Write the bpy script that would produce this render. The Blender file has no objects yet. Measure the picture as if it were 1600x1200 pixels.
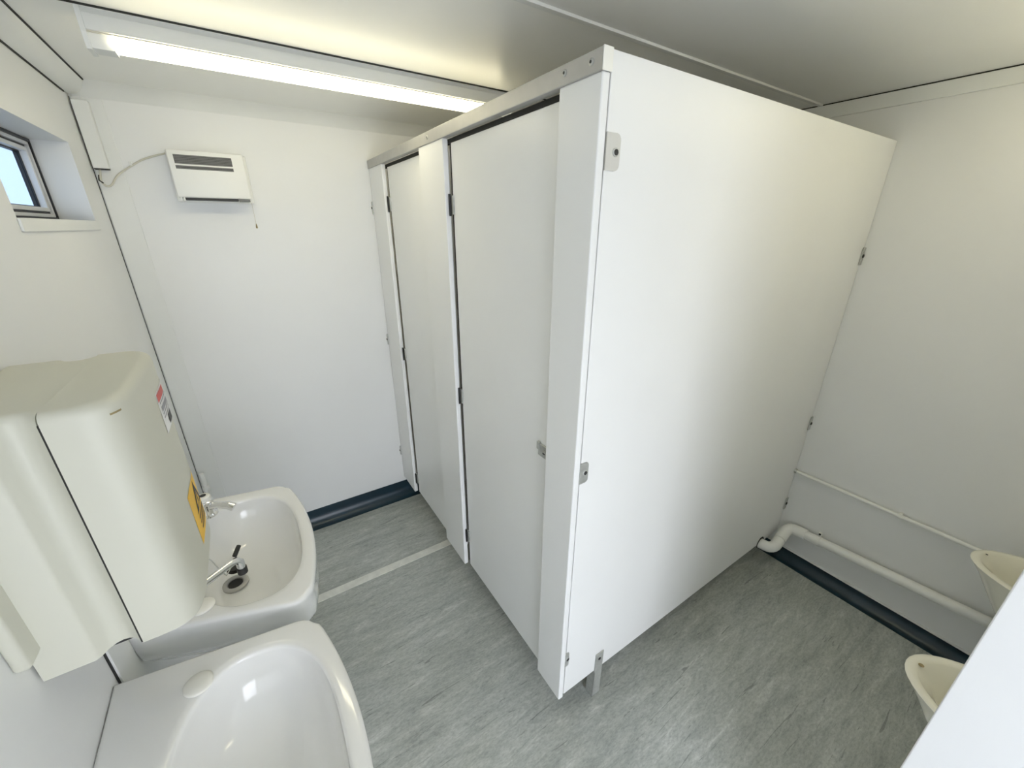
import bpy, bmesh, math, random
from mathutils import Vector, Matrix
PI = math.pi
scene = bpy.context.scene
col = scene.collection

# ------------------------------------------------------------------ camera, world, exposure
IMG_W = 1600.0
FPX = 622.59
pit, rol, yaw = (math.radians(a) for a in (21.5077, 0.1432, 33.1653))
fw = Vector((math.sin(yaw) * math.cos(pit), math.cos(yaw) * math.cos(pit), -math.sin(pit)))
rr = Vector((math.cos(yaw), -math.sin(yaw), 0))
uu = rr.cross(fw)
r2 = rr * math.cos(rol) + uu * math.sin(rol)
u2 = uu * math.cos(rol) - rr * math.sin(rol)
cam_d = bpy.data.cameras.new('camera')
cam_d.sensor_fit = 'HORIZONTAL'
cam_d.sensor_width = 36.0
cam_d.lens = FPX / IMG_W * 36.0
cam_d.clip_start = 0.01
cam = bpy.data.objects.new('camera', cam_d)
M = Matrix((r2, u2, -fw)).transposed().to_4x4()
M.translation = Vector((0, 0, 1.7))
cam.matrix_world = M
col.objects.link(cam)
scene.camera = cam

world = bpy.data.worlds.new('sky')
scene.world = world
world.use_nodes = True
bg = world.node_tree.nodes['Background']
bg.inputs['Color'].default_value = (0.87, 0.91, 1.0, 1)     # even, lightly clouded sky
bg.inputs['Strength'].default_value = 7.4

vs = scene.view_settings
vs.view_transform = 'Standard'
vs.look = 'None'
vs.gamma = 1.0
vs.use_curve_mapping = False
vs.exposure = -0.16
scene.cycles.max_bounces = 14
scene.cycles.diffuse_bounces = 8
scene.cycles.sample_clamp_indirect = 6.0
TUBE_FRONT = 14.0      # emission of the two fluorescent diffusers
TUBE_REAR = 9.5
TUBE_COL = (1.0, 0.91, 0.62)

# ------------------------------------------------------------------ room dimensions (metres)
XL, XR, YB, YF, ZC = -0.40, 2.196, -0.36, 2.30, 2.183
YE, XE = -1.25, 0.900            # entrance lobby behind the camera
XF, YP = 0.633, 0.667            # cubicle front plane, cubicle side panel plane

# ------------------------------------------------------------------ helpers
def principled(name, color, rough=0.5, metal=0.0, spec=0.5, coat=0.0, emit=None, emit_s=0.0, alpha=None, trans=0.0):
    m = bpy.data.materials.new(name)
    m.use_nodes = True
    b = m.node_tree.nodes['Principled BSDF']
    b.inputs['Base Color'].default_value = (*color, 1)
    b.inputs['Roughness'].default_value = rough
    b.inputs['Metallic'].default_value = metal
    b.inputs['Specular IOR Level'].default_value = spec
    b.inputs['Coat Weight'].default_value = coat
    b.inputs['Coat Roughness'].default_value = 0.08
    b.inputs['Transmission Weight'].default_value = trans
    if emit:
        b.inputs['Emission Color'].default_value = (*emit, 1)
        b.inputs['Emission Strength'].default_value = emit_s
    return m

def vary(m, color, amount=0.04, scale=6.0, bump=0.0, bump_scale=80.0, stretch=(1, 1, 1), detail=4.0):
    """procedural colour variation + fine relief in object space"""
    nt = m.node_tree
    b = nt.nodes['Principled BSDF']
    tc = nt.nodes.new('ShaderNodeTexCoord')
    mp = nt.nodes.new('ShaderNodeMapping')
    mp.inputs['Scale'].default_value = stretch
    nt.links.new(tc.outputs['Object'], mp.inputs['Vector'])
    nz = nt.nodes.new('ShaderNodeTexNoise')
    nz.inputs['Scale'].default_value = scale
    nz.inputs['Detail'].default_value = detail
    nt.links.new(mp.outputs['Vector'], nz.inputs['Vector'])
    cr = nt.nodes.new('ShaderNodeValToRGB')
    cr.color_ramp.elements[0].position = 0.3
    cr.color_ramp.elements[1].position = 0.7
    cr.color_ramp.elements[0].color = (*[c * (1 - amount) for c in color], 1)
    cr.color_ramp.elements[1].color = (*[min(1, c * (1 + amount)) for c in color], 1)
    nt.links.new(nz.outputs['Fac'], cr.inputs['Fac'])
    nt.links.new(cr.outputs['Color'], b.inputs['Base Color'])
    if bump:
        n2 = nt.nodes.new('ShaderNodeTexNoise')
        n2.inputs['Scale'].default_value = bump_scale
        n2.inputs['Detail'].default_value = 3
        nt.links.new(mp.outputs['Vector'], n2.inputs['Vector'])
        bp = nt.nodes.new('ShaderNodeBump')
        bp.inputs['Strength'].default_value = bump
        bp.inputs['Distance'].default_value = 0.002
        nt.links.new(n2.outputs['Fac'], bp.inputs['Height'])
        nt.links.new(bp.outputs['Normal'], b.inputs['Normal'])
    return m

def mat(name, color, rough=0.5, amount=0.025, scale=4.0, bump=0.0, **k):
    m = principled(name, color, rough, **k)
    return vary(m, color, amount, scale, bump)

MT = {}
MT['wall'] = mat('white_wall_laminate', (0.80, 0.805, 0.80), 0.42, 0.015, 2.5, 0.05)
MT['ceil'] = mat('white_ceiling_laminate', (0.91, 0.91, 0.88), 0.35, 0.015, 2.5)
MT['lam'] = mat('white_cubicle_laminate', (0.84, 0.845, 0.84), 0.36, 0.012, 3.0)
MT['screen'] = mat('white_screen_laminate', (0.84, 0.845, 0.85), 0.36, 0.012, 3.0)
MT['trim'] = mat('white_plastic_trim', (0.78, 0.79, 0.775), 0.4, 0.02, 5.0)
MT['alu'] = mat('brushed_aluminium', (0.46, 0.455, 0.44), 0.5, 0.04, 30.0, metal=0.4)
MT['steel'] = mat('zinc_plated_steel', (0.50, 0.51, 0.49), 0.4, 0.10, 60.0, metal=0.5)
MT['bracket'] = mat('painted_grey_bracket', (0.62, 0.61, 0.57), 0.4, 0.02, 20.0)
MT['chrome'] = mat('chrome', (0.80, 0.80, 0.80), 0.08, 0.01, 10.0, metal=1.0)
MT['black'] = mat('black_rubber', (0.012, 0.012, 0.012), 0.5, 0.1, 20.0)
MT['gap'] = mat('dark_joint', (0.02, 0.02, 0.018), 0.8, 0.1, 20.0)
MT['ceramic'] = mat('white_ceramic', (0.82, 0.82, 0.805), 0.12, 0.01, 3.0, coat=0.6)
MT['cap'] = mat('ivory_plastic', (0.86, 0.85, 0.79), 0.3, 0.01, 5.0)
MT['urinal'] = mat('cream_ceramic', (0.83, 0.81, 0.70), 0.16, 0.02, 4.0, coat=0.5)
MT['boiler'] = mat('cream_enamel', (0.60, 0.595, 0.51), 0.4, 0.012, 3.0)
MT['casing'] = mat('white_heater_casing', (0.84, 0.84, 0.81), 0.4, 0.01, 5.0)
MT['grille'] = mat('grey_grille', (0.16, 0.16, 0.155), 0.5, 0.08, 30.0)
MT['dark'] = mat('dark_outlet', (0.03, 0.03, 0.03), 0.6, 0.1, 20.0)
MT['pipe'] = mat('white_plastic_pipe', (0.82, 0.825, 0.80), 0.32, 0.015, 8.0)
MT['cable'] = mat('cream_cable', (0.62, 0.60, 0.52), 0.5, 0.03, 20.0)
MT['yellow'] = mat('yellow_sticker', (0.88, 0.52, 0.02), 0.45, 0.01, 8.0)
MT['white_paper'] = mat('white_sticker', (0.85, 0.85, 0.86), 0.45, 0.01, 8.0)
MT['red_ink'] = mat('red_print', (0.60, 0.10, 0.09), 0.5, 0.05, 20.0)
MT['black_ink'] = mat('black_print', (0.02, 0.02, 0.02), 0.5, 0.05, 20.0)
MT['grey_ink'] = mat('grey_print', (0.30, 0.30, 0.34), 0.5, 0.05, 20.0)
MT['brown'] = mat('brown_mark', (0.30, 0.24, 0.12), 0.6, 0.2, 60.0)
MT['frame_white'] = mat('white_window_frame', (0.75, 0.76, 0.78), 0.35, 0.02, 8.0)
MT['gasket'] = mat('black_gasket', (0.012, 0.012, 0.014), 0.45, 0.1, 20.0)
MT['skirt'] = mat('dark_blue_vinyl', (0.006, 0.026, 0.042), 0.28, 0.1, 10.0)
MT['tape'] = mat('pale_floor_tape', (0.72, 0.73, 0.68), 0.6, 0.10, 25.0, 0.2)
MT['concrete'] = mat('outdoor_concrete', (0.42, 0.42, 0.40), 0.9, 0.1, 1.5, 0.2)

# vinyl floor: grey-green with streaks running across the room
def floor_material():
    m = principled('streaked_vinyl', (0.2, 0.23, 0.22), 0.38)
    nt = m.node_tree; b = nt.nodes['Principled BSDF']
    N = nt.nodes.new; L = nt.links.new
    tc = N('ShaderNodeTexCoord')
    def noise(sc, scale, detail, rough=0.6, dist=0.0):
        mp = N('ShaderNodeMapping'); mp.inputs['Scale'].default_value = sc
        mp.inputs['Rotation'].default_value = (0, 0, math.radians(4))
        L(tc.outputs['Object'], mp.inputs['Vector'])
        n = N('ShaderNodeTexNoise'); n.inputs['Scale'].default_value = scale
        n.inputs['Detail'].default_value = detail; n.inputs['Roughness'].default_value = rough
        n.inputs['Distortion'].default_value = dist
        L(mp.outputs['Vector'], n.inputs['Vector']); return n
    def ramp(src, stops):
        r = N('ShaderNodeValToRGB'); e = r.color_ramp.elements
        e[0].position, e[0].color = stops[0][0], (*stops[0][1], 1)
        e[1].position, e[1].color = stops[-1][0], (*stops[-1][1], 1)
        for p, c in stops[1:-1]:
            k = e.new(p); k.color = (*c, 1)
        L(src, r.inputs['Fac']); return r
    streak = noise((1.0, 5.2, 1), 5.5, 9, 0.70, 0.6)
    base = ramp(streak.outputs['Fac'], [(0.30, (0.300, 0.322, 0.312)), (0.47, (0.405, 0.430, 0.415)), (0.56, (0.445, 0.470, 0.452)), (0.74, (0.62, 0.64, 0.62))])
    fine = noise((1.0, 2.4, 1), 70.0, 5, 0.7)
    fr = ramp(fine.outputs['Fac'], [(0.3, (0.74, 0.74, 0.75)), (0.52, (1, 1, 1)), (0.75, (1.2, 1.2, 1.2))])
    mx = N('ShaderNodeMix'); mx.data_type = 'RGBA'; mx.blend_type = 'MULTIPLY'; mx.inputs[0].default_value = 1.0
    L(base.outputs['Color'], mx.inputs[6]); L(fr.outputs['Color'], mx.inputs[7])
    blot = noise((1, 1.3, 1), 2.2, 4, 0.6)
    br = ramp(blot.outputs['Fac'], [(0.3, (0.90, 0.90, 0.86)), (0.7, (1.08, 1.08, 1.08))])
    mx2 = N('ShaderNodeMix'); mx2.data_type = 'RGBA'; mx2.blend_type = 'MULTIPLY'; mx2.inputs[0].default_value = 1.0
    L(mx.outputs[2], mx2.inputs[6]); L(br.outputs['Color'], mx2.inputs[7])
    # thin dark scuffs
    sc = noise((0.7, 9.0, 1), 8.0, 3, 0.5, 1.2)
    sr = ramp(sc.outputs['Fac'], [(0.0, (1, 1, 1)), (0.665, (1, 1, 1)), (0.70, (0.62, 0.62, 0.62)), (1.0, (0.6, 0.6, 0.6))])
    mx3 = N('ShaderNodeMix'); mx3.data_type = 'RGBA'; mx3.blend_type = 'MULTIPLY'; mx3.inputs[0].default_value = 1.0
    L(mx2.outputs[2], mx3.inputs[6]); L(sr.outputs['Color'], mx3.inputs[7])
    L(mx3.outputs[2], b.inputs['Base Color'])
    bp = N('ShaderNodeBump'); bp.inputs['Strength'].default_value = 0.15; bp.inputs['Distance'].default_value = 0.002
    L(fine.outputs['Fac'], bp.inputs['Height']); L(bp.outputs['Normal'], b.inputs['Normal'])
    return m
MT['floor'] = floor_material()

def glass_material():
    m = bpy.data.materials.new('window_glass'); m.use_nodes = True
    nt = m.node_tree; nt.nodes.clear()
    out = nt.nodes.new('ShaderNodeOutputMaterial')
    tr = nt.nodes.new('ShaderNodeBsdfTransparent'); tr.inputs['Color'].default_value = (0.37, 0.425, 0.48, 1)  # dimmer, bluer look of the strong sky put into the glass colour
    gl = nt.nodes.new('ShaderNodeBsdfGlossy'); gl.inputs['Roughness'].default_value = 0.03
    mx = nt.nodes.new('ShaderNodeMixShader'); mx.inputs['Fac'].default_value = 0.06
    nt.links.new(tr.outputs[0], mx.inputs[1]); nt.links.new(gl.outputs[0], mx.inputs[2])
    nt.links.new(mx.outputs[0], out.inputs['Surface'])
    return m
MT['glass'] = glass_material()

def lamp_material(name, strength):
    m = principled(name, (0.85, 0.85, 0.82), 0.5, emit=TUBE_COL, emit_s=strength)
    return m

class MB:
    """collects primitive shapes into one mesh"""
    def __init__(self):
        self.bm = bmesh.new()
    def box(self, x0, x1, y0, y1, z0, z1, bev=0.0, seg=2):
        t = bmesh.new()
        bmesh.ops.create_cube(t, size=1.0)
        for v in t.verts:
            v.co = Vector(((x0 + x1) / 2 + v.co.x * (x1 - x0), (y0 + y1) / 2 + v.co.y * (y1 - y0), (z0 + z1) / 2 + v.co.z * (z1 - z0)))
        if bev > 0:
            bmesh.ops.bevel(t, geom=list(t.edges), offset=bev, segments=seg, affect='EDGES', profile=0.5)
        self._merge(t); return self
    def _merge(self, t):
        me = bpy.data.meshes.new('tmp'); t.to_mesh(me); t.free()
        self.bm.from_mesh(me); bpy.data.meshes.remove(me)
    def geo(self, verts, faces):
        vs_ = [self.bm.verts.new(v) for v in verts]
        for f in faces:
            try: self.bm.faces.new([vs_[i] for i in f])
            except ValueError: pass
        return self
    def tube(self, pts, r, seg=14, cap=True):
        pts = [Vector(p) for p in pts]
        rad = r if isinstance(r, (list, tuple)) else [r] * len(pts)
        rings = []; prev_n = None
        for i, p in enumerate(pts):
            if i == 0: d = pts[1] - pts[0]
            elif i == len(pts) - 1: d = pts[-1] - pts[-2]
            else: d = (pts[i + 1] - p).normalized() + (p - pts[i - 1]).normalized()
            d.normalize()
            if prev_n is None:
                a = Vector((0, 0, 1)) if abs(d.z) < 0.9 else Vector((1, 0, 0))
                n = d.cross(a).normalized()
            else:
                n = (prev_n - d * prev_n.dot(d)).normalized()
            prev_n = n; b = d.cross(n)
            rings.append([self.bm.verts.new(p + (n * math.cos(2 * PI * k / seg) + b * math.sin(2 * PI * k / seg)) * rad[i]) for k in range(seg)])
        for a, b in zip(rings, rings[1:]):
            for k in range(seg):
                self.bm.faces.new((a[k], a[(k + 1) % seg], b[(k + 1) % seg], b[k]))
        if cap:
            self.bm.faces.new(rings[0][::-1]); self.bm.faces.new(rings[-1])
        return self
    def cyl(self, a, b, r, seg=20):
        return self.tube([a, b], r, seg)
    def lathe(self, c, axis, prof, seg=28):
        """prof: list of (radius, height along axis)"""
        ax = Vector(axis).normalized()
        t = Vector((0, 0, 1)) if abs(ax.z) < 0.9 else Vector((1, 0, 0))
        n = ax.cross(t).normalized(); b = ax.cross(n); c = Vector(c)
        rings = []
        for r, h in prof:
            rings.append([self.bm.verts.new(c + ax * h + (n * math.cos(2 * PI * k / seg) + b * math.sin(2 * PI * k / seg)) * max(r, 1e-5)) for k in range(seg)])
        for p, q in zip(rings, rings[1:]):
            for k in range(seg):
                self.bm.faces.new((p[k], p[(k + 1) % seg], q[(k + 1) % seg], q[k]))
        self.bm.faces.new(rings[0][::-1]); self.bm.faces.new(rings[-1])
        return self
    def loft(self, rings, close_first=False, close_last=False):
        R = [[self.bm.verts.new(p) for p in r] for r in rings]
        n = len(R[0])
        for a, b in zip(R, R[1:]):
            for k in range(n):
                self.bm.faces.new((a[k], a[(k + 1) % n], b[(k + 1) % n], b[k]))
        if close_first: self.bm.faces.new(R[0][::-1])
        if close_last: self.bm.faces.new(R[-1])
        return self
    def prism(self, prof, axis, a, b):
        """extrude a closed 2D profile along x ('x': prof in (y,z)), y (prof in (x,z)) or z (prof in (x,y))"""
        def P(p, t):
            return {'x': (t, p[0], p[1]), 'y': (p[0], t, p[1]), 'z': (p[0], p[1], t)}[axis]
        A = [self.bm.verts.new(P(p, a)) for p in prof]; B = [self.bm.verts.new(P(p, b)) for p in prof]
        n = len(prof)
        for k in range(n):
            self.bm.faces.new((A[k], A[(k + 1) % n], B[(k + 1) % n], B[k]))
        self.bm.faces.new(A[::-1]); self.bm.faces.new(B)
        return self
    def build(self, name, m, parent=None, smooth=None):
        bm = self.bm
        bmesh.ops.remove_doubles(bm, verts=bm.verts, dist=1e-6)
        bmesh.ops.recalc_face_normals(bm, faces=bm.faces)
        lo = Vector((min(v.co.x for v in bm.verts), min(v.co.y for v in bm.verts), min(v.co.z for v in bm.verts)))
        hi = Vector((max(v.co.x for v in bm.verts), max(v.co.y for v in bm.verts), max(v.co.z for v in bm.verts)))
        c = Vector(((lo.x + hi.x) / 2, (lo.y + hi.y) / 2, lo.z))
        for v in bm.verts: v.co -= c
        me = bpy.data.meshes.new(name); bm.to_mesh(me); bm.free()
        me.materials.append(MT[m] if isinstance(m, str) else m)
        o = bpy.data.objects.new(name, me); col.objects.link(o)
        if parent is not None:
            o.parent = parent
            o.location = c - wloc(parent)
        else:
            o.location = c
        if smooth:
            for p in me.polygons: p.use_smooth = True
            ang = math.radians(smooth if smooth is not True else 40)
            b2 = bmesh.new(); b2.from_mesh(me)
            for e in b2.edges:
                if len(e.link_faces) == 2 and e.calc_face_angle(0) > ang: e.smooth = False
            b2.to_mesh(me); b2.free()
        return o

def wloc(o):
    v = Vector(o.location)
    while o.parent is not None:
        o = o.parent; v += Vector(o.location)
    return v

def tag(o, label=None, cat=None, group=None, kind=None):
    if label: o['label'] = label
    if cat: o['category'] = cat
    if group: o['group'] = group
    if kind: o['kind'] = kind
    return o

def thing(name, label, cat, loc, group=None, kind=None):
    o = bpy.data.objects.new(name, None); o.empty_display_size = 0.05
    col.objects.link(o); o.location = loc
    return tag(o, label, cat, group, kind)

def struct(name, label, cat, mb, m, smooth=None):
    return tag(mb.build(name, m, None, smooth), label, cat, None, 'structure')

# ------------------------------------------------------------------ the room shell
T = 0.12
struct('floor', 'grey-green streaked vinyl floor of the washroom', 'floor', MB().box(XL - T, XR + T, YE - T, YF + T, -0.08, 0.0), 'floor')
struct('ground', 'plain concrete yard outside the open doorway', 'ground', MB().box(-8, 8, -9, 9, -0.5, -0.38), 'concrete')

# ceiling: three boards with joints
ce = thing('ceiling', 'white laminate ceiling boards over the washroom', 'ceiling', (0, 0, ZC), kind='structure')
J1, J2 = 0.962, 1.547
MB().box(XL - T, XR + T, YE - T, YF + T, ZC + 0.010, ZC + 0.06).build('backing_board', 'gap', ce)
MB().box(XL - T, XR + T, YE - T, J1 - 0.002, ZC, ZC + 0.009).build('ceiling_board', 'ceil', ce)
MB().box(XL - T, XR + T, J1 + 0.002, J2 - 0.004, ZC, ZC + 0.009).build('ceiling_board', 'ceil', ce)
MB().box(XL - T, XR + T, J2 + 0.004, YF + T, ZC, ZC + 0.009).build('ceiling_board', 'ceil', ce)
MB().box(XL, XR, J2 - 0.006, J2 + 0.005, ZC - 0.0015, ZC + 0.005).build('joint_shade', 'gap', ce)  # dark strip painting the shade inside the open board joint
# raised bead covering the nearer joint
struct('trim_1', 'thin white bead covering the ceiling joint above the cubicle panel', 'trim',
       MB().prism([(J1 - 0.011, ZC), (J1 - 0.008, ZC - 0.005), (J1 + 0.008, ZC - 0.005), (J1 + 0.011, ZC)], 'x', XL, XR - 0.012), 'trim')

# left wall with window opening
WY0, WY1, WZ0, WZ1 = 1.412, 2.072, 1.717, 1.957
wl = MB()
wl.box(XL - T, XL, YE - T, WY0, 0, ZC)
wl.box(XL - T, XL, WY1, YF + T, 0, ZC)
wl.box(XL - T, XL, WY0, WY1, 0, WZ0)
wl.box(XL - T, XL, WY0, WY1, WZ1, ZC)
struct('wall_left', 'white laminate wall behind the basins with a small high window', 'wall', wl, 'wall')
struct('wall_far', 'white laminate end wall carrying the fan heater', 'wall', MB().box(XL, XR, YF, YF + T, 0, ZC), 'wall')
struct('wall_right', 'white laminate wall carrying the waste pipe', 'wall', MB().box(XR, XR + T, YB - T, YF + T, 0, ZC), 'wall')
DX0, DX1, DZ = -0.33, 0.66, 2.04            # open entrance doorway behind the camera
struct('wall_back', 'white laminate wall carrying the urinals', 'wall', MB().box(XE, XR, YB - T, YB, 0, ZC), 'wall')
struct('wall_lobby', 'white laminate side wall of the entrance lobby', 'wall', MB().box(XE, XE + T, YE, YB - T, 0, ZC), 'wall')
struct('wall_entrance', 'white laminate end wall of the entrance lobby', 'wall', MB().box(XL, DX0, YE - T, YE, 0, ZC).box(DX1, XE + T, YE - T, YE, 0, ZC).box(DX0, DX1, YE - T, YE, DZ, ZC), 'wall')
struct('door_1', 'white frame of the open entrance doorway', 'door frame',
       MB().box(DX0, DX0 + 0.03, YE - T, YE + 0.006, 0, DZ - 0.03).box(DX1 - 0.03, DX1, YE - T, YE + 0.006, 0, DZ - 0.03).box(DX0, DX1, YE - T, YE + 0.006, DZ - 0.03, DZ), 'trim')

# cornices and cover strips
def cove(x0, x1, z0, z1, n=6, sag=0.012):
    pts = []
    for i in range(n + 1):
        t = i / n
        bx = x0 + (x1 - x0) * t; bz = z0 + (z1 - z0) * t
        L = math.hypot(x1 - x0, z1 - z0)
        nx, nz = (z1 - z0) / L, -(x1 - x0) / L
        s = sag * 4 * t * (1 - t)
        pts.append((bx + nx * s, bz + nz * s))
    return pts
g = 0.004
struct('trim_2', 'wide white cove along the top of the window wall', 'trim',
       MB().prism(cove(XL + g, XL + 0.058, ZC - 0.046, ZC - g, sag=0.009) + [(XL + g, ZC - g)], 'y', YE, YF - 0.012), 'trim', 35)
struct('trim_3', 'dark gap line edging the cove of the window wall', 'trim',
       MB().box(XL, XL + 0.062, YE, YF - 0.010, ZC - 0.0035, ZC).box(XL, XL + 0.0035, YE, YF - 0.06, ZC - 0.050, ZC), 'gap')
struct('trim_4', 'white cove along the top of the heater wall', 'trim',
       MB().prism(cove(YF - 0.052, YF, ZC, ZC - 0.048, sag=-0.006) + [(YF, ZC)], 'x', XL + 0.01, XR), 'trim', 35)
struct('trim_5', 'flat white strip along the top of the right wall', 'trim',
       MB().box(XR - 0.008, XR, YB, YF - 0.05, ZC - 0.054, ZC - 0.004, 0.002), 'trim')
struct('trim_6', 'thin dark joint above the flat strip on the right wall', 'trim',
       MB().box(XR - 0.006, XR, YB, YF - 0.05, ZC - 0.004, ZC), 'gap')
struct('trim_7', 'tall white cover strip in the corner beside the fan heater', 'trim',
       MB().box(XL + 0.004, XL + 0.088, YF - 0.005, YF, 0.10, ZC - 0.05, 0.002), 'trim')
struct('trim_8', 'thin dark joint up the corner between window wall and heater wall', 'trim',
       MB().box(XL, XL + 0.0012, YF - 0.0060, YF, 0.10, ZC - 0.05), 'gap')

# coved blue skirting
def skirting_profile(h, toe, th=0.004, n=8):
    p = [(0, 0), (0, h), (th, h)]
    r = toe - th
    for i in range(n + 1):
        a = PI + (PI / 2) * i / n
        p.append((toe + r * math.cos(a), (0.003 + min(r, h - .02)) + min(r, h - .02) * math.sin(a)))
    p.append((toe, 0))
    return p
pf = skirting_profile(0.103, 0.062)
struct('baseboard_far', 'dark blue coved vinyl skirting under the heater wall', 'skirting',
       MB().prism([(YF - a, b) for a, b in pf], 'x', XL, XR), 'skirt', 35)
struct('baseboard_left', 'dark blue coved vinyl skirting under the basin wall', 'skirting',
       MB().prism([(XL + a, b) for a, b in pf], 'y', YE, YF - 0.06), 'skirt', 35)
pr = skirting_profile(0.066, 0.052)
struct('baseboard_right', 'dark blue coved vinyl skirting under the pipe wall', 'skirting',
       MB().prism([(XR - a, b) for a, b in pr], 'y', YB, YF - 0.06), 'skirt', 35)
struct('trim_9', 'thin white capping along the skirting of the pipe wall', 'trim',
       MB().box(XR - 0.012, XR, YB, YF - 0.06, 0.066, 0.073, 0.002), 'trim')
struct('trim_10', 'pale worn joint strip across the vinyl floor', 'floor strip',
       MB().box(XL + 0.06, 0.70, 1.692, 1.737, 0.0, 0.0025, 0.001), 'tape')

# ------------------------------------------------------------------ window
w = thing('window_1', 'small high window with white frame and black gaskets', 'window', (XL - 0.08, (WY0 + WY1) / 2, WZ0), kind='structure')
XW = XL - T + 0.002
def ring_yz(mb, x0, x1, y0, y1, z0, z1, t, bev=0.0015):
    mb.box(x0, x1, y0, y0 + t, z0, z1, bev); mb.box(x0, x1, y1 - t, y1, z0, z1, bev)
    mb.box(x0, x1, y0 + t, y1 - t, z0, z0 + t, bev); mb.box(x0, x1, y0 + t, y1 - t, z1 - t, z1, bev)
    return mb
ring_yz(MB(), XW, XW + 0.030, WY0, WY1, WZ0, WZ1, 0.009, 0.001).build('outer_gasket', 'gasket', w)
ring_yz(MB(), XW - 0.004, XW + 0.026, WY0 + 0.009, WY1 - 0.009, WZ0 + 0.009, WZ1 - 0.009, 0.010).build('window_frame', 'frame_white', w)
ring_yz(MB(), XW - 0.006, XW + 0.018, WY0 + 0.019, WY1 - 0.019, WZ0 + 0.019, WZ1 - 0.019, 0.007, 0.001).build('sash_gasket', 'gasket', w)
ring_yz(MB(), XW - 0.008, XW + 0.022, WY0 + 0.026, WY1 - 0.026, WZ0 + 0.026, WZ1 - 0.026, 0.012).build('sash', 'frame_white', w)
ring_yz(MB(), XW - 0.008, XW + 0.006, WY0 + 0.038, WY1 - 0.038, WZ0 + 0.038, WZ1 - 0.038, 0.004, 0.0008).build('glazing_gasket', 'gasket', w)
MB().box(XW - 0.001, XW + 0.003, WY0 + 0.040, WY1 - 0.040, WZ0 + 0.040, WZ1 - 0.040).build('pane', 'glass', w)
MB().box(XW + 0.020, XW + 0.034, 1.60, 1.70, WZ0 + 0.012, WZ0 + 0.024, 0.003).build('window_catch', 'gasket', w)
# lining of the reveal and trim under it
MB().box(XW + 0.03, XL + 0.004, WY0, WY1, WZ0 - 0.012, WZ0, 0.001).build('sill', 'trim', w)
MB().box(XL, XL + 0.006, WY0 - 0.004, WY1 + 0.004, WZ0 - 0.030, WZ0 - 0.001, 0.0015).build('sill_trim', 'trim', w)

# ------------------------------------------------------------------ fluorescent lights
def batten(x0, x1, y0, strength, label):
    t = thing('fluorescent_light', label, 'light', ((x0 + x1) / 2, y0 + 0.055, ZC - 0.05), 'ceiling battens')
    y1 = y0 + 0.064
    zt = ZC
    b = MB().prism([(y0 + 0.006, zt), (y0, zt - 0.012), (y0, zt - 0.044), (y0 + 0.004, zt - 0.048), (y1 - 0.004, zt - 0.048), (y1, zt - 0.044), (y1, zt - 0.012), (y1 - 0.006, zt)], 'x', x0 + 0.010, x1 - 0.010)
    b.build('spine', 'trim', t)
    MB().box(x0 + 0.010, x1 - 0.010, y0 - 0.0035, y0 + 0.001, zt - 0.050, zt - 0.047).build('spine_lip', 'cable', t)
    for xa in (x0, x1 - 0.010):
        MB().prism([(y0 - 0.004, zt), (y0 - 0.004, zt - 0.05), (y0 + 0.008, zt - 0.082), (y1 + 0.004, zt - 0.082), (y1 + 0.004, zt - 0.05), (y1 + 0.004, zt)], 'x', xa, xa + 0.010).build('end_cap', 'trim', t)
    for xa, xb in ((x0 + 0.010, x0 + 0.052), (x1 - 0.052, x1 - 0.010)):
        MB().prism([(y0 + 0.006, zt - 0.048), (y0 + 0.012, zt - 0.078), (y1 - 0.002, zt - 0.078), (y1 - 0.006, zt - 0.048)], 'x', xa, xb).build('lamp_holder', 'trim', t)
    yc_ = y0 + 0.033
    d = MB().prism([(yc_ + 0.034 * math.cos(2 * PI * k / 28), zt - 0.0625 + 0.0135 * math.sin(2 * PI * k / 28)) for k in range(28)], 'x', x0 + 0.052, x1 - 0.052)
    d.build('diffuser', lamp_material('lit_diffuser', strength), t, 40)
    return t
batten(-0.210, 1.02, J2 + 0.012, TUBE_FRONT, 'lit fluorescent batten on the ceiling in front of the heater wall')
batten(0.92, 2.15, 0.14, TUBE_REAR, 'lit fluorescent batten on the ceiling above the urinals')

# ------------------------------------------------------------------ toilet cubicles
cub = thing('toilet_cubicles', 'white laminate toilet cubicle block with aluminium head rail', 'cubicle', (XF, YP, 0))
PT = 0.018
ZB, ZT = 0.146, 1.972
panel = MB().box(XF + 0.026, XR - 0.004, YP, YP + PT, ZB, 2.010, 0.002).build('side_panel', 'lam', cub)
def post(y0, y1, z0):
    return MB().box(XF, XF + 0.0205, y0, y1, z0, ZT, 0.0035, 3).build('pilaster', 'lam', cub)
post(YP - 0.004, 0.790, 0.142)
post(1.392, 1.608, 0.142)
post(2.085, 2.294, 0.142)
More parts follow.
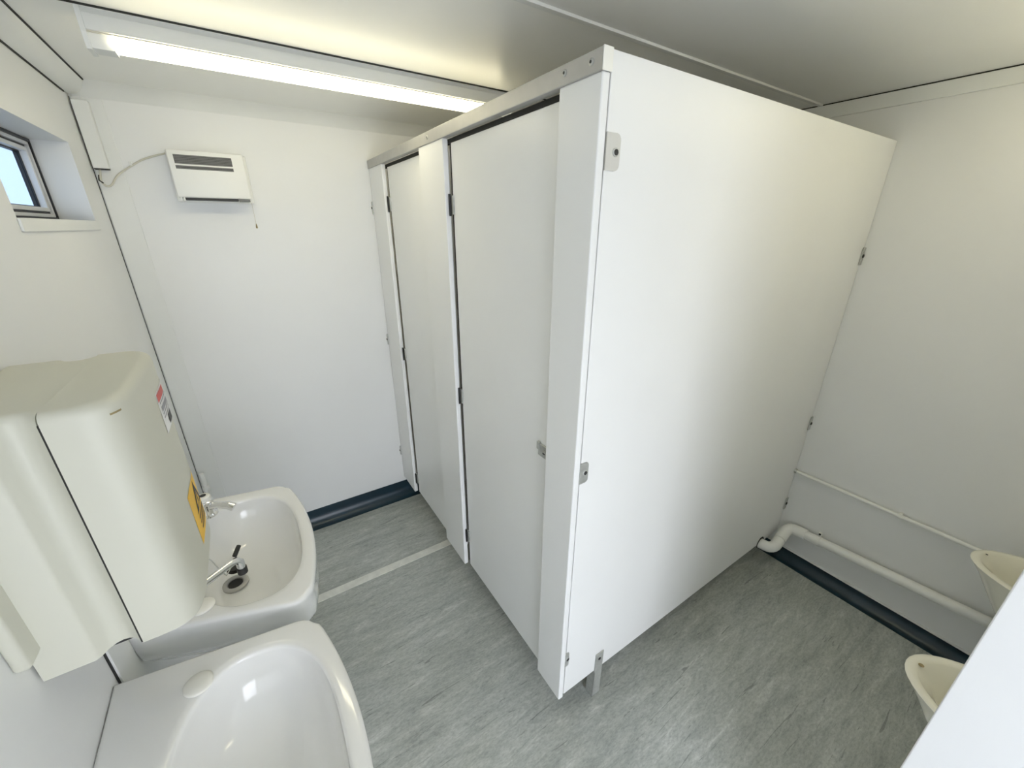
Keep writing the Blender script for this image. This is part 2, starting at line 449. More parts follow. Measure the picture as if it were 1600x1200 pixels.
# return edge of the near pilaster beside the side panel, and the gap
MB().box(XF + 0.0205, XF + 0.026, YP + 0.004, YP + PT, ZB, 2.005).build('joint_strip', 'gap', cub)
MB().box(XF + 0.0225, XF + 0.040, 0.79, 2.29, 1.9585, 1.970).build('top_gap_shade', 'gap', cub)  # dark strip painting shade into the gap below the head rail
hr = MB().box(XF - 0.004, XF + 0.0200, YP - 0.006, YF, 1.971, 2.008, 0.002).build('head_rail', 'alu', cub)
MB().box(XF - 0.0045, XF + 0.0205, YP - 0.0085, YP - 0.006, 1.9705, 2.0085, 0.001).build('rail_end_cap', 'cap', hr)
for (yy, zz) in ((0.769, 1.992), (0.691, 1.990), (1.507, 1.990)):
    s = MB().lathe((XF - 0.004, yy, zz), (-1, 0, 0), [(0.0065, 0), (0.0065, 0.0015), (0.005, 0.0025)], 16).build('screw', 'steel', hr, 40)
    MB().lathe((XF - 0.0064, yy, zz), (-1, 0, 0), [(0.0028, 0), (0.0028, 0.0006)], 10).build('screw_recess', 'dark', s)
# wall between the two cubicles, unseen, added to stop light leaks
MB().box(XF + 0.02, XR - 0.004, 1.500, 1.518, ZB, 2.0, 0.002).build('divider_panel', 'lam', cub)
# angle brackets on the side panel
def angle_bracket(x0, x1, z0, z1, r, screw, m='alu'):
    prof = [(x0, z0), (x1 - r, z0)] + [(x1 - r + r * math.sin(a), z0 + r - r * math.cos(a)) for a in [PI / 2 * k / 4 for k in range(1, 5)]]
    prof += [(x1 - r + r * math.cos(a), z1 - r + r * math.sin(a)) for a in [PI / 2 * k / 4 for k in range(0, 5)]] + [(x0, z1)]
    o = MB().prism(prof, 'y', YP - 0.004, YP).build('bracket', m, cub)
    MB().lathe((screw[0], YP - 0.004, screw[1]), (0, -1, 0), [(0.0085, 0), (0.0085, 0.0012), (0.007, 0.002)], 18).build('screw_rim', 'steel', o, 40)
    MB().lathe((screw[0], YP - 0.0059, screw[1]), (0, -1, 0), [(0.0058, 0), (0.0058, 0.0008)], 14).build('screw_recess', 'dark', o)
    return o
angle_bracket(0.657, 0.697, 1.808, 1.876, 0.012, (0.684, 1.842), 'bracket')
angle_bracket(0.653, 0.684, 1.044, 1.108, 0.010, (0.672, 1.077), 'steel')
angle_bracket(0.650, 0.668, 0.300, 0.362, 0.004, (0.661, 0.334), 'steel')
# foot bracket
ft = MB().box(0.806, 0.846, YP - 0.004, YP - 0.0005, 0.0, 0.235, 0.001).box(0.806, 0.810, YP - 0.004, YP + 0.030, 0.0, 0.142, 0.0008).box(0.806, 0.846, YP - 0.004, YP + 0.045, 0.0, 0.004, 0.0008)
ft = ft.build('foot_bracket', 'steel', cub)
MB().lathe((0.826, YP - 0.004, 0.205), (0, -1, 0), [(0.006, 0), (0.006, 0.0015), (0.004, 0.0022)], 16).build('screw', 'dark', ft, 40)
# small foot under the middle pilaster
MB().box(XF + 0.055, XF + 0.062, 1.560, 1.580, 0.0, 0.1455, 0.001).box(XF + 0.055, XF + 0.10, 1.560, 1.580, 0, 0.004).build('foot_bracket', 'steel', cub)
# wall clips along the right edge of the panel
for zz in (1.590, 0.807, 0.330):
    c = MB().box(XR - 0.022, XR, YP - 0.006, YP - 0.001, zz - 0.036, zz + 0.034, 0.0015).build('wall_clip', 'steel', cub)
    MB().lathe((XR - 0.013, YP - 0.006, zz), (0, -1, 0), [(0.0075, 0), (0.0075, 0.003), (0.005, 0.004)], 14).build('screw', 'black', c, 40)
# wall clips on the far pilaster
for zz in (1.79, 1.088, 0.341):
    c = MB().box(XF - 0.006, XF + 0.012, YF - 0.012, YF - 0.001, zz - 0.032, zz + 0.030, 0.0015).build('wall_clip', 'steel', cub)
    MB().lathe((XF - 0.006, YF - 0.006, zz), (-1, 0, 0), [(0.005, 0), (0.005, 0.003)], 12).build('screw', 'black', c, 40)

def cubicle_door(y0, y1, label, hinges, latch):
    d = thing('cubicle_door', label, 'door', (XF + 0.03, (y0 + y1) / 2, 0.15), 'cubicle doors')
    xd0, xd1 = XF + 0.024, XF + 0.042
    leaf = MB().box(xd0, xd1, y0, y1, 0.142, 1.958, 0.002).build('door_leaf', 'lam', d)
    for zz in hinges:
        h = MB().cyl((XF + 0.014, y1 + 0.006, zz - 0.035), (XF + 0.014, y1 + 0.006, zz + 0.035), 0.0042, 12).build('hinge', 'black', d, 40)
        MB().box(XF + 0.018, xd0 + 0.004, y1 - 0.010, y1 + 0.006, zz - 0.03, zz + 0.03).build('hinge_leaf', 'steel', h)
    MB().box(xd0 + 0.002, xd1 - 0.002, y1, y1 + 0.0115, 0.16, 1.955).build('edge_gap_shade', 'gap', d)  # dark strip standing in for the shaded gap on the hinge side
    if latch == 'plate':
        l = MB().box(xd0 - 0.006, xd0, y0 + 0.026, y0 + 0.088, 1.046, 1.088, 0.002).build('latch', 'steel', d)
        MB().lathe((xd0 - 0.006, y0 + 0.052, 1.067), (-1, 0, 0), [(0.009, 0), (0.009, 0.004), (0.006, 0.005)], 16).build('latch_disc', 'alu', l, 40)
        MB().box(xd0 - 0.0118, xd0 - 0.0108, y0 + 0.047, y0 + 0.057, 1.065, 1.069).build('coin_slot', 'black', l)
        MB().box(xd0 - 0.009, xd0 - 0.001, y0 + 0.078, y0 + 0.092, 1.066, 1.092, 0.002).build('latch_stop', 'steel', l)
    else:
        l = MB().box(xd0 - 0.004, xd0, y0 + 0.010, y0 + 0.022, 1.028, 1.092, 0.001).build('latch', 'steel', d)
        MB().box(xd0 - 0.008, xd0 - 0.004, y0 + 0.012, y0 + 0.018, 1.050, 1.080, 0.001).build('latch_knob', 'black', l)
    return d
cubicle_door(0.762, 1.380, 'wide white cubicle door with steel latch, next to the corner post', (1.77, 1.05, 0.32), 'plate')
cubicle_door(1.590, 2.074, 'narrow white cubicle door nearest the heater wall', (1.80, 1.05, 0.24), 'small')

# ------------------------------------------------------------------ wash basins
def outline_outer(near_back, n_corner=8):
    """rim outline in local (x from wall, y along wall), counter clockwise"""
    pts = [(0.0, -0.303)]
    rc = 0.042
    half = 0.303; xs = 0.378; bow = 0.046
    # corner at (xs, -half) rounded, then bowed front
    def front(y):
        return xs + bow * (1 - (y / half) ** 2)
    pts.append((xs - rc, -half))
    for k in range(1, n_corner):
        a = -PI / 2 + (PI / 2 - 0.24) * k / n_corner
        pts.append((xs - rc + 0.002 + rc * math.cos(a), -half + rc + rc * math.sin(a)))
    y0 = -half + rc * 0.8
    for k in range(25):
        y = y0 + (-2 * y0) * k / 24
        pts.append((front(y), y))
    m = [(x, -y) for (x, y) in pts[::-1]]
    m = [p for p in m if p[1] > -y0]
    out = pts + m
    out[0] = (0.0, -near_back)          # the wall end may be cut in to clear the pipe cover
    return out

DROP = 0.075
def ray_hit(poly, c, ang):
    dx, dy = math.cos(ang), math.sin(ang); best = None
    n = len(poly)
    for i in range(n):
        x1, y1 = poly[i]; x2, y2 = poly[(i + 1) % n]
        ex, ey = x2 - x1, y2 - y1
        den = dx * ey - dy * ex
        if abs(den) < 1e-12: continue
        t = ((x1 - c[0]) * ey - (y1 - c[1]) * ex) / den
        s = ((x1 - c[0]) * dy - (y1 - c[1]) * dx) / den
        if t > 0 and -1e-6 <= s <= 1 + 1e-6 and (best is None or t > best): best = t
    return best

def basin(yc, zr, label, near_back):
    t = thing('wash_basin', label, 'basin', (XL, yc, zr - 0.2), 'wash basins')
    bc = (0.245, 0.0)                      # bowl centre, local
    wst = (0.185, 0.0)                     # waste, local
    outer = outline_outer(near_back)
    angs = [2 * PI * k / 144 for k in range(144)]
    for (px, py) in ((0, -near_back), (0, 0.303)):
        a = math.atan2(py - bc[1], px - bc[0]) % (2 * PI)
        k = min(range(len(angs)), key=lambda i: abs(angs[i] - a)); angs[k] = a
    out_r = [ray_hit(outer, bc, a) for a in angs]
    def bowl_r(a, grow=0.0):
        af, ab, hw = 0.140 + grow, 0.138 + grow, 0.248 + grow
        lo, hi = 0.0, 0.6
        c, s = math.cos(a), math.sin(a)
        n_ = 2.7 if c > 0 else 2.15
        A = af if c > 0 else ab
        return (abs(c / A) ** n_ + abs(s / hw) ** n_) ** (-1 / n_)
    def ringpts(rad, z, cen=bc, squash=1.0):
        out = []
        for a, r in zip(angs, rad):
            lx = max(cen[0] + math.cos(a) * r * squash, 0.0)
            out.append((XL + lx, yc + cen[1] + math.sin(a) * r * squash - 0.06 * (lx - 0.2), z + DROP * (0.12 - lx)))   # the basins hang a little askew and dip to the front
        return out
    rings = []
    # outside from below up to the rim
    def lerp(A, B, k): return [a + (b - a) * k for a, b in zip(A, B)]
    small = [min(r * 0.45, 0.13) for r in out_r]
    rings.append(ringpts(small, zr - 0.205))
    rings.append(ringpts(lerp(small, out_r, 0.35), zr - 0.195))
    rings.append(ringpts(lerp(small, out_r, 0.72), zr - 0.155))
    rings.append(ringpts(lerp(small, out_r, 0.90), zr - 0.112))
    rings.append(ringpts([r * 0.972 for r in out_r], zr - 0.094))
    rings.append(ringpts([r * 0.985 for r in out_r], zr - 0.06))
    rings.append(ringpts([r - 0.003 for r in out_r], zr - 0.022))
    for k in range(5):
        a = PI / 2 * k / 4; q = 0.012
        rings.append(ringpts([r - q + q * math.cos(a) for r in out_r], zr - q + q * math.sin(a)))
    # raised rim then roll into the bowl
    rb = [bowl_r(a) for a in angs]
    rings.append(ringpts([max(b + 0.016, min(o - 0.018, b + 0.02)) for o, b in zip(out_r, rb)], zr))
    for k in range(1, 5):
        a = PI / 2 * k / 4; q = 0.011
        rings.append(ringpts([b + q - q * math.sin(a) for b in rb], zr - q + q * math.cos(a)))
    D = 0.135
    for k in range(1, 13):
        ph = PI / 2 * k / 12.6
        s = math.cos(ph) ** 0.62
        z = zr - 0.011 - D * math.sin(ph) ** 1.15
        kk = 1 - s
        cen = (bc[0] + (wst[0] - bc[0]) * kk, 0)
        rings.append(ringpts([b * s for b in rb], z, cen))
    b = MB().loft(rings, True, True)
    body = b.build('bowl', 'ceramic', t, 50)
    # waste
    zw = zr - 0.011 - D * 0.985 + DROP * (0.12 - wst[0])
    wx, wy = XL + wst[0], yc
    wr = MB().lathe((wx, wy, zw), (0, 0, 1), [(0.036, 0), (0.036, 0.005), (0.032, 0.008), (0.022, 0.006), (0.020, 0.001)], 32).build('waste_ring', 'alu', t, 50)
    MB().lathe((wx, wy, zw + 0.001), (0, 0, 1), [(0.0198, 0), (0.0198, 0.0025)], 24).build('waste_grid', 'black', wr)
    return t, (wx, wy, zw)

ZR = 0.80
b1, w1 = basin(1.258, ZR, 'white ceramic basin with chrome tap at the far end, beneath the heater spout', 0.236)
b2, w2 = basin(0.597, ZR, 'white ceramic basin without taps, nearest the camera', 0.303)
def hole_cap(t, x, y):
    MB().lathe((x, y, ZR - 0.0005), (0, 0, 1), [(0.027, 0), (0.027, 0.002), (0.024, 0.0045), (0.012, 0.0062), (0.001, 0.0066)], 32).build('tap_hole_cap', 'cap', t, 60)
hole_cap(b1, -0.256, 1.045)
hole_cap(b2, -0.252, 0.822)
# plug on a chain in the far basin
pl = thing('basin_plug', 'black rubber plug on a thin chain in the far basin', 'plug', (-0.224, 1.284, 0.69))
MB().lathe((-0.214, 1.286, 0.683), (0.25, 0, 1), [(0.017, 0), (0.020, 0.012), (0.021, 0.016), (0.006, 0.018)], 24).build('plug_stopper', 'black', pl, 40)
ch = [(-0.285, 1.268, ZR + 0.004), (-0.27, 1.262, ZR + 0.001), (-0.25, 1.25, 0.775), (-0.238, 1.245, 0.735), (-0.228, 1.25, 0.702), (-0.214, 1.286, 0.703)]
MB().tube(ch, 0.0016, 8).build('chain', 'steel', pl, 60)
MB().lathe((-0.287, 1.268, ZR), (0, 0, 1), [(0.008, 0), (0.008, 0.004), (0.005, 0.007)], 16).build('chain_stay', 'black', pl, 40)

# chrome tap on the far basin
tp = thing('basin_tap', 'chrome pillar tap with white push button on the far basin', 'tap', (-0.262, 1.475, ZR))
tx, ty = -0.258, 1.462
MB().lathe((tx, ty, ZR), (0, 0, 1), [(0.027, 0), (0.027, 0.005), (0.022, 0.010), (0.020, 0.035), (0.024, 0.045), (0.022, 0.055), (0.015, 0.060)], 32).build('tap_body', 'chrome', tp, 40)
MB().tube([(tx + 0.01, ty - 0.004, ZR + 0.034), (tx + 0.035, ty - 0.020, ZR + 0.038), (tx + 0.060, ty - 0.034, ZR + 0.036), (tx + 0.076, ty - 0.042, ZR + 0.026)], [0.015, 0.011, 0.014, 0.014], 18).build('spout', 'chrome', tp, 50)
hd = MB().lathe((tx, ty, ZR + 0.058), (0, 0, 1), [(0.017, 0), (0.019, 0.004), (0.019, 0.014), (0.015, 0.018)], 28).build('push_button', 'cap', tp, 40)
MB().lathe((tx, ty, ZR + 0.0762), (0, 0, 1), [(0.009, 0), (0.009, 0.0008)], 20).build('button_disc', 'black', hd)
# pale pipe rising in the corner behind the tap
sp = thing('supply_pipe', 'pale plastic pipe standing in the corner behind the far basin', 'pipe', (-0.372, 2.24, 0.0))
MB().cyl((-0.372, 2.24, 0.0), (-0.372, 2.24, 0.56), 0.010, 16).build('pipe', 'pipe', sp, 50)
MB().lathe((-0.372, 2.24, 0.462), (0, 0, 1), [(0.0135, 0), (0.0150, 0.004), (0.0150, 0.022), (0.0135, 0.026)], 18).build('collar', 'pipe', sp, 40)

# ------------------------------------------------------------------ water heater above the basins
BX = -0.275; BYC = 0.928; BHW = 0.172; BD = 0.087; BN = 5.0; BZ0, BZ1 = 1.020, 1.462
wh = thing('water_heater', 'cream enamel water heater with bowed front above the basins', 'water heater', (XL, BYC, BZ0))
def bow(tt, off=0.0, grow=0.0):
    """tt 0..1 from near seam round the front to far seam"""
    a = -PI / 2 + PI * tt
    n_ = BN
    c, s = math.cos(a), math.sin(a)
    r = (abs(c / (BD + off)) ** n_ + abs(s / (BHW + off)) ** n_) ** (-1 / n_)
    return BX + r * c, BYC + r * s
NB = 48
def cover_ring(inset, z):
    pts = []
    for k in range(NB + 1):
        x, y = bow(k / NB, -inset)
        pts.append((x, y, z))
    pts.append((BX, BYC + BHW - inset, z)); pts.append((BX, BYC - BHW + inset, z))
    return pts
rc_ = 0.016
rings = [cover_ring(0.002, BZ0), cover_ring(0.0, BZ0 + 0.002)]
rings.append(cover_ring(0.0, BZ1 - rc_))
for k in range(1, 6):
    a = PI / 2 * k / 5
    rings.append(cover_ring(rc_ * (1 - math.cos(a)), BZ1 - rc_ + rc_ * math.sin(a)))
cov = MB().loft(rings, True, True).build('cover', 'boiler', wh, 45)
# rear body with a channel down the side
def side_prof(y0, s):
    """profile (x,y) on one side: s=-1 near, +1 far"""
    P = [(XL + 0.004, y0), (-0.335, y0), (-0.329, y0 - s * 0.004)]
    for k in range(7):
        u_ = k / 6
        P.append((-0.329 + 0.050 * u_, y0 - s * (0.004 + 0.020 * math.sin(PI * u_) ** 0.7 if 0 < u_ < 1 else 0.004)))
    P.append((BX - 0.002, y0 - s * 0.001))
    return P
near_p = side_prof(BYC - BHW, -1)
far_p = side_prof(BYC + BHW, 1)
plan = near_p + far_p[::-1]
def plan_ring(k, z): return [(x, BYC + (y - BYC) * (1 - k / BHW), z) for x, y in plan]
MB().loft([plan_ring(0.0, BZ0 + 0.004), plan_ring(0.0, BZ1 - 0.018)] + [plan_ring(0.016 * (1 - math.cos(PI / 2 * k / 5)), BZ1 - 0.018 + 0.016 * math.sin(PI / 2 * k / 5)) for k in range(1, 6)], True, True).build('rear_body', 'boiler', wh, 45)
MB().box(BX - 0.0024, BX + 0.0004, BYC - BHW + 0.0008, BYC + BHW - 0.0008, BZ0 + 0.003, BZ1 - 0.016).build('seam', 'gap', wh)
MB().box(XL + 0.0005, XL + 0.020, BYC - BHW - 0.035, BYC + BHW + 0.02, BZ0 + 0.065, BZ1 - 0.03, 0.006, 3).build('mounting_plate', 'boiler', wh, 40)
MB().box(XL + 0.002, XL + 0.110, BYC - BHW + 0.03, BYC + BHW - 0.03, BZ0 - 0.006, BZ0 + 0.005).build('bottom_plate', 'dark', wh)
# swivel spout out of the bottom, reaching over the far basin
spo = MB().tube([(-0.232, 0.885, BZ0 + 0.01), (-0.232, 0.885, 0.985), (-0.222, 0.893, 0.978), (-0.160, 0.940, 0.976), (-0.148, 0.950, 0.973), (-0.143, 0.955, 0.962), (-0.143, 0.955, 0.945)], [0.009, 0.009, 0.0085, 0.008, 0.008, 0.009, 0.009], 16).build('spout', 'chrome', wh, 50)
MB().cyl((-0.143, 0.955, 0.930), (-0.143, 0.955, 0.946), 0.0105, 18).build('spout_nozzle', 'black', spo, 40)
MB().tube([(-0.150, 0.962, 0.978), (-0.140, 0.985, 0.985)], [0.005, 0.005], 10).build('spout_lever', 'black', spo, 40)
# stickers on the far shoulder of the cover
def front_x(y, off): return BX + (BD + off) * max(0.0, 1 - abs((y - BYC) / (BHW + off)) ** BN) ** (1 / BN)
def patch(name, m, parent, y0, y1, z0, z1, off, n=8):
    A = []; B = []
    for k in range(n + 1):
        y = y0 + (y1 - y0) * k / n
        A.append((front_x(y, off), y, z0)); B.append((front_x(y, off), y, z1))
    v = A + B; f = [(k, k + 1, n + 2 + k, n + 1 + k) for k in range(n)]
    return MB().geo(v, f).build(name, m, parent, 60)
ws = patch('warning_sticker', 'yellow', wh, 0.925, 1.065, 1.062, 1.182, 0.0006)
def tri(parent, y0, y1, z0, z1, off):
    def P(y_, z_): return (front_x(y_, off), y_, z_)
    ym = (y0 + y1) / 2
    o = [P(y0, z0), P(y1, z0), P(ym, z1)]
    i_ = [P(y0 + (y1 - y0) * 0.22, z0 + (z1 - z0) * 0.13), P(y1 - (y1 - y0) * 0.22, z0 + (z1 - z0) * 0.13), P(ym, z1 - (z1 - z0) * 0.30)]
    MB().geo(o + i_, [(0, 1, 4, 3), (1, 2, 5, 4), (2, 0, 3, 5)]).build('warning_triangle', 'black_ink', parent)
    MB().geo([P(ym - 0.003, z0 + .012), P(ym + 0.003, z0 + .012), P(ym + 0.002, z1 - .022), P(ym - 0.002, z1 - .022)], [(0, 1, 2, 3)]).build('warning_bolt', 'black_ink', parent)
tri(ws, 0.965, 1.045, 1.112, 1.176, 0.0012)
for zz in (1.100, 1.088, 1.076):
    patch('print_line', 'black_ink', ws, 0.965, 1.035, zz, zz + 0.005, 0.0012, 4)
lb = patch('rating_label', 'white_paper', wh, 0.955, 1.070, 1.318, 1.402, 0.0006)
patch('red_block', 'red_ink', lb, 0.960, 1.035, 1.382, 1.398, 0.0012)
patch('print_block', 'grey_ink', lb, 0.970, 1.040, 1.360, 1.370, 0.0012, 4)
for zz in (1.376, 1.354, 1.346):
    patch('print_line', 'grey_ink', lb, 0.968, 1.050, zz, zz + 0.0025, 0.0012, 4)
patch('barcode', 'black_ink', lb, 1.000, 1.040, 1.322, 1.342, 0.0012, 4)
# little worn badge mark near the top of the cover
patch('badge_mark', 'brown', wh, BYC - 0.161, BYC - 0.145, BZ1 - 0.022, BZ1 - 0.019, 0.0006)

# pipe boxing down the wall between the basins
pb = thing('pipe_boxing', 'narrow grey pipe cover on the wall under the water heater', 'pipe cover', (XL, 0.98, 0.1))
MB().box(XL, XL + 0.007, 0.934, 1.026, 0.10, BZ0 - 0.007, 0.001).build('cover_board', 'trim', pb)
MB().box(XL, XL + 0.0030, 0.9300, 0.9345, 0.10, BZ0 - 0.006).build('edge_gap', 'gap', pb)

# ------------------------------------------------------------------ fan heater on the far wall
HX0, HX1, HZ0, HZ1 = -0.160, 0.093, 1.796, 1.978
HY = YF - 0.098
fh = thing('fan_heater', 'white wall fan heater with grey grille and pull cord', 'heater', ((HX0 + HX1) / 2, YF, HZ0))
MB().box(HX0, HX1, HY, YF - 0.012, HZ0 + 0.012, HZ1, 0.005, 3).build('casing', 'casing', fh, 40)
MB().box(HX0 - 0.008, HX1 + 0.012, YF - 0.022, YF, HZ0 - 0.002, HZ1 + 0.004, 0.005, 3).build('back_plate', 'casing', fh, 40)
def grille(z0, z1, nsl):
    gq = MB().box(HX0 + 0.020, HX1 - 0.043, HY - 0.0006, HY + 0.004, z0, z1).build('grille', 'dark', fh)
    for k in range(nsl):
        zz = z0 + (z1 - z0) * (k + 0.5) / nsl
        MB().box(HX0 + 0.021, HX1 - 0.044, HY - 0.0022, HY - 0.0004, zz - 0.0018, zz + 0.0018).build('grille_slat', 'grille', gq)
grille(1.929, 1.961, 6)
grille(1.911, 1.923, 2)
MB().box(HX0 + 0.022, HX1 - 0.048, HY + 0.006, YF - 0.03, HZ0 + 0.004, HZ0 + 0.0125).build('outlet', 'dark', fh)
for xx in (HX0 + 0.008, HX0 + 0.018):
    MB().box(xx, xx + 0.005, HY + 0.002, HY + 0.03, HZ0 - 0.001, HZ0 + 0.013, 0.0008).build('outlet_bracket', 'casing', fh)
sw = MB().box(HX1 - 0.046, HX1 - 0.006, HY + 0.004, HY + 0.03, HZ0 + 0.001, HZ0 + 0.013, 0.002).build('pull_switch', 'grille', fh)
MB().lathe((HX1 - 0.010, HY + 0.012, HZ0 + 0.002), (0, -0.3, -1), [(0.006, -0.006), (0.007, 0), (0.004, 0.006)], 14).build('switch_nozzle', 'casing', sw, 40)
cd = MB().tube([(HX1 - 0.003, HY + 0.012, HZ0), (HX1 - 0.003, HY + 0.012, HZ0 - 0.086)], 0.0009, 6).build('pull_cord', 'cable', fh)
MB().lathe((HX1 - 0.003, HY + 0.012, HZ0 - 0.105), (0, 0, 1), [(0.001, 0), (0.0042, 0.003), (0.0034, 0.010), (0.0012, 0.020)], 14).build('cord_toggle', 'brown', cd, 60)

# trunking in the corner and cable to the heater
tk = thing('cable_trunking', 'short white cable trunking high in the corner beside the window', 'trunking', (-0.37, YF, 1.90))
MB().box(XL + 0.006, XL + 0.052, YF - 0.034, YF - 0.005, 1.902, 2.120, 0.003).build('trunking_cover', 'trim', tk)
MB().box(XL + 0.008, XL + 0.050, YF - 0.031, YF - 0.006, 1.899, 1.902).build('trunking_opening', 'dark', tk)
pc = thing('power_cable', 'cream cable looping from the corner trunking to the fan heater', 'cable', (-0.3, YF - 0.02, 1.9))
cp = [(-0.378, 2.285, 1.905), (-0.382, 2.280, 1.880), (-0.385, 2.278, 1.858), (-0.377, 2.278, 1.844), (-0.365, 2.278, 1.843), (-0.354, 2.280, 1.853), (-0.345, 2.285, 1.868), (-0.328, 2.290, 1.888), (-0.28, 2.291, 1.922), (-0.235, 2.291, 1.948), (-0.165, 2.285, 1.972)]
def smooth_path(p, sub=5):
    p = [Vector(q) for q in p]; out = []
    for i in range(len(p) - 1):
        a = p[max(i - 1, 0)]; b = p[i]; c = p[i + 1]; d = p[min(i + 2, len(p) - 1)]
        for k in range(sub):
            t_ = k / sub
            out.append(0.5 * ((2 * b) + (c - a) * t_ + (2 * a - 5 * b + 4 * c - d) * t_ ** 2 + (3 * b - a - 3 * c + d) * t_ ** 3))
    out.append(p[-1]); return out
MB().tube(smooth_path(cp), 0.0034, 10).build('flex', 'cable', pc, 60)
MB().box(-0.290, -0.281, YF - 0.014, YF, 1.920, 1.934, 0.001).build('cable_clip', 'trim', pc)
MB().tube([(-0.387, 2.282, 1.880), (-0.390, 2.276, 1.862), (-0.380, 2.274, 1.852)], 0.0022, 8).build('loose_core', 'black', pc, 60)

# ------------------------------------------------------------------ pipes on the right wall
fp = thing('flush_pipe', 'thin white water pipe along the right wall', 'pipe', (XR - 0.02, 0.15, 0.53))
MB().cyl((XR - 0.018, YP, 0.535), (XR - 0.018, YB, 0.535), 0.0085, 16).build('pipe', 'pipe', fp, 50)
MB().lathe((XR - 0.018, YP - 0.012, 0.535), (0, 1, 0), [(0.0105, 0), (0.0115, 0.003), (0.0115, 0.010)], 16).build('pipe_collar', 'steel', fp, 40)
for yy in (0.25, -0.2):
    MB().box(XR - 0.018, XR, yy - 0.006, yy + 0.006, 0.540, 0.548, 0.001).lathe((XR - 0.018, yy - 0.006, 0.535), (0, 1, 0), [(0.0112, 0), (0.0112, 0.012)], 16).build('pipe_clip', 'pipe', fp, 40)

wp = thing('waste_pipe', 'thick white plastic waste pipe low on the right wall', 'pipe', (XR - 0.045, 0.15, 0.2))
PXW = XR - 0.040; PR = 0.0225
def arc_corner(p0, p1, p2, r, n=6):
    p0, p1, p2 = Vector(p0), Vector(p1), Vector(p2)
    a = (p0 - p1).normalized() * r; b = (p2 - p1).normalized() * r
    return [(p1 + a * (1 - t) ** 2 + b * t ** 2) for t in [k / n for k in range(n + 1)]]
A0 = Vector((PXW, YB, 0.292)); A1 = Vector((PXW, 0.612, 0.224)); A2 = Vector((2.010, 0.606, 0.150)); A3 = Vector((2.005, 0.72, 0.142))
MB().tube([A0, Vector((PXW, 0.565, 0.2275))], PR, 20).build('pipe', 'pipe', wp, 50)
eb1 = MB().tube([Vector((PXW, 0.530, 0.2300)), ] + arc_corner((PXW, 0.53, 0.23), A1, A2, 0.042) + [A1.lerp(A2, 0.55)], PR + 0.0045, 20).build('elbow', 'pipe', wp, 50)
MB().tube([A1.lerp(A2, 0.40), A1.lerp(A2, 0.80)], PR, 20).build('offset_pipe', 'pipe', wp, 50)
MB().tube([A1.lerp(A2, 0.60)] + arc_corner(A1, A2, A3, 0.040) + [A2.lerp(A3, 0.62)], PR + 0.0045, 20).build('elbow', 'pipe', wp, 50)
MB().tube([A2.lerp(A3, 0.4), A3], PR, 20).build('outlet_pipe', 'pipe', wp, 50)
zc_ = 0.292 - (0.068 / 0.972) * (0.478 + 0.36)
cl = MB().lathe((PXW, 0.470, zc_), (0, 1, 0), [(PR + 0.005, 0), (PR + 0.005, 0.016)], 22).box(PXW - 0.004, PXW + 0.010, 0.472, 0.484, zc_ + PR, zc_ + PR + 0.026, 0.001).box(PXW - 0.004, PXW + 0.004, 0.472, 0.484, zc_ - PR - 0.016, zc_ - PR, 0.001).box(PXW + 0.01, XR, 0.472, 0.484, zc_ - 0.006, zc_ + 0.006)
cl = cl.build('pipe_clip', 'pipe', wp, 40)
MB().lathe((PXW - 0.004, 0.478, zc_ + PR + 0.020), (-1, 0, 0), [(0.005, 0), (0.005, 0.003)], 12).build('clip_screw', 'black', cl, 40)
# dark disc for the notch where the pipe passes the panel
MB().lathe((2.005, YP - 0.0012, 0.152), (0, 1, 0), [(0.034, 0), (0.034, 0.001)], 24).build('pipe_hole', 'gap', wp)

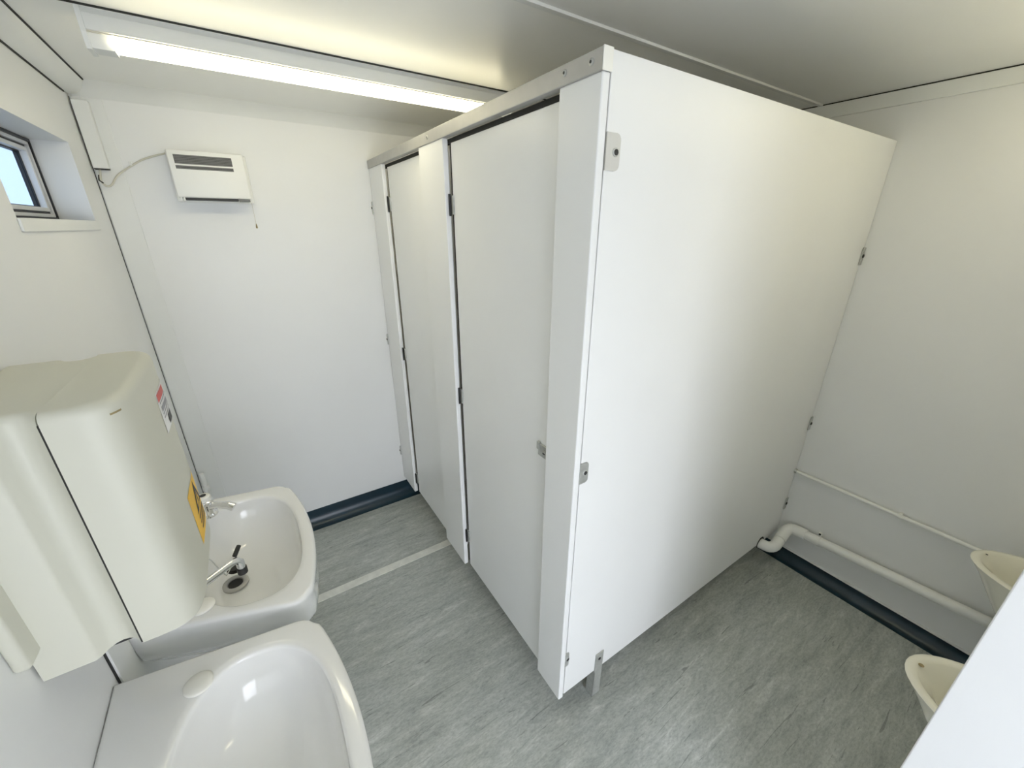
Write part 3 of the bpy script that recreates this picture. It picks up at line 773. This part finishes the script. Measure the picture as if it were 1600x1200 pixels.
# ------------------------------------------------------------------ urinals on the back wall
def urinal(xc, zr, label, mark):
    t = thing('urinal', label, 'urinal', (xc, YB, zr - 0.35), 'wall urinals')
    L = 0.385; HWd = 0.172; NA = 64
    def outline(grow, z, shift=0.0, ks=1.0, kl=1.0):
        """D outline: flat back on the wall, rounded pointed nose towards +y"""
        P = []
        for k in range(NA + 1):
            a = -PI / 2 + PI * k / NA
            c, s = math.cos(a), math.sin(a)
            n1 = 2.1
            r = (abs(c / ((L + grow) * kl)) ** n1 + abs(s / ((HWd + grow) * ks)) ** n1) ** (-1 / n1)
            P.append((xc + r * s, YB + 0.002 + max(r * c, 0) + shift, z))
        return P
    rings = []
    # outside: from bottom outlet to rim
    for (kl, ks, dz) in ((0.30, 0.30, -0.33), (0.42, 0.42, -0.325), (0.55, 0.56, -0.28), (0.68, 0.70, -0.20), (0.82, 0.83, -0.11), (0.93, 0.94, -0.04), (0.985, 0.985, -0.012)):
        rings.append(outline(0, zr + dz, 0, ks, kl))
    rings.append(outline(0.0, zr - 0.004)); rings.append(outline(-0.004, zr)); rings.append(outline(-0.020, zr)); rings.append(outline(-0.026, zr - 0.004))
    for (kl, ks, dz) in ((0.90, 0.90, -0.03), (0.78, 0.80, -0.09), (0.62, 0.64, -0.15), (0.45, 0.45, -0.19), (0.25, 0.22, -0.205)):
        rings.append(outline(-0.026, zr + dz, 0.03 * (1 - kl), ks, kl))
    MB().loft(rings, True, True).build('bowl', 'urinal', t, 50)
    # upright back
    bp = MB()
    R1 = []; 
    for (hw, dp, z) in ((0.165, 0.045, zr - 0.02), (0.165, 0.045, zr + 0.10), (0.155, 0.040, zr + 0.24), (0.125, 0.034, zr + 0.31), (0.07, 0.026, zr + 0.335)):
        R1.append([(xc - hw, YB + 0.001, z), (xc - hw * 0.97, YB + dp * 0.8, z), (xc - hw * 0.7, YB + dp, z), (xc + hw * 0.7, YB + dp, z), (xc + hw * 0.97, YB + dp * 0.8, z), (xc + hw, YB + 0.001, z)])
    bp.loft(R1, True, True).build('back', 'urinal', t, 50)
    MB().lathe((xc, YB + 0.035, zr + 0.27), (0, 1, 0), [(0.016, 0), (0.018, 0.02), (0.012, 0.028)], 18).build('flush_spreader', 'chrome', t, 40)
    if mark == 'stain':
        MB().lathe((xc + 0.010, 0.000, zr + 0.0002), (0, 0, 1), [(0.006, 0), (0.006, 0.0005)], 9).build('chip_mark', 'brown', t)
    else:
        MB().lathe((xc + 0.03, -0.006, zr + 0.0002), (0, 0, 1), [(0.0035, 0), (0.0035, 0.0005)], 9).build('chip_mark', 'black', t)
    return t
ZU = 0.62
urinal(1.290, ZU, 'cream ceramic urinal bowl beside the white screen, nearer the camera', 'stain')
urinal(1.985, ZU, 'cream ceramic urinal bowl close to the right wall', 'dot')

sc = thing('urinal_screen', 'plain white laminate screen in the lower right, hiding part of the urinals', 'screen', (0.9, YB, 0.3))
MB().box(0.900, 0.918, YB + 0.004, -0.0405, 0.012, 2.06, 0.0015).build('screen_panel', 'screen', sc)  # height beyond view added to keep doorway light off the right wall
for zz in (0.5, 1.4):
    MB().box(0.872, 0.900, YB, YB + 0.030, zz - 0.03, zz + 0.03, 0.001).build('wall_bracket', 'steel', sc)
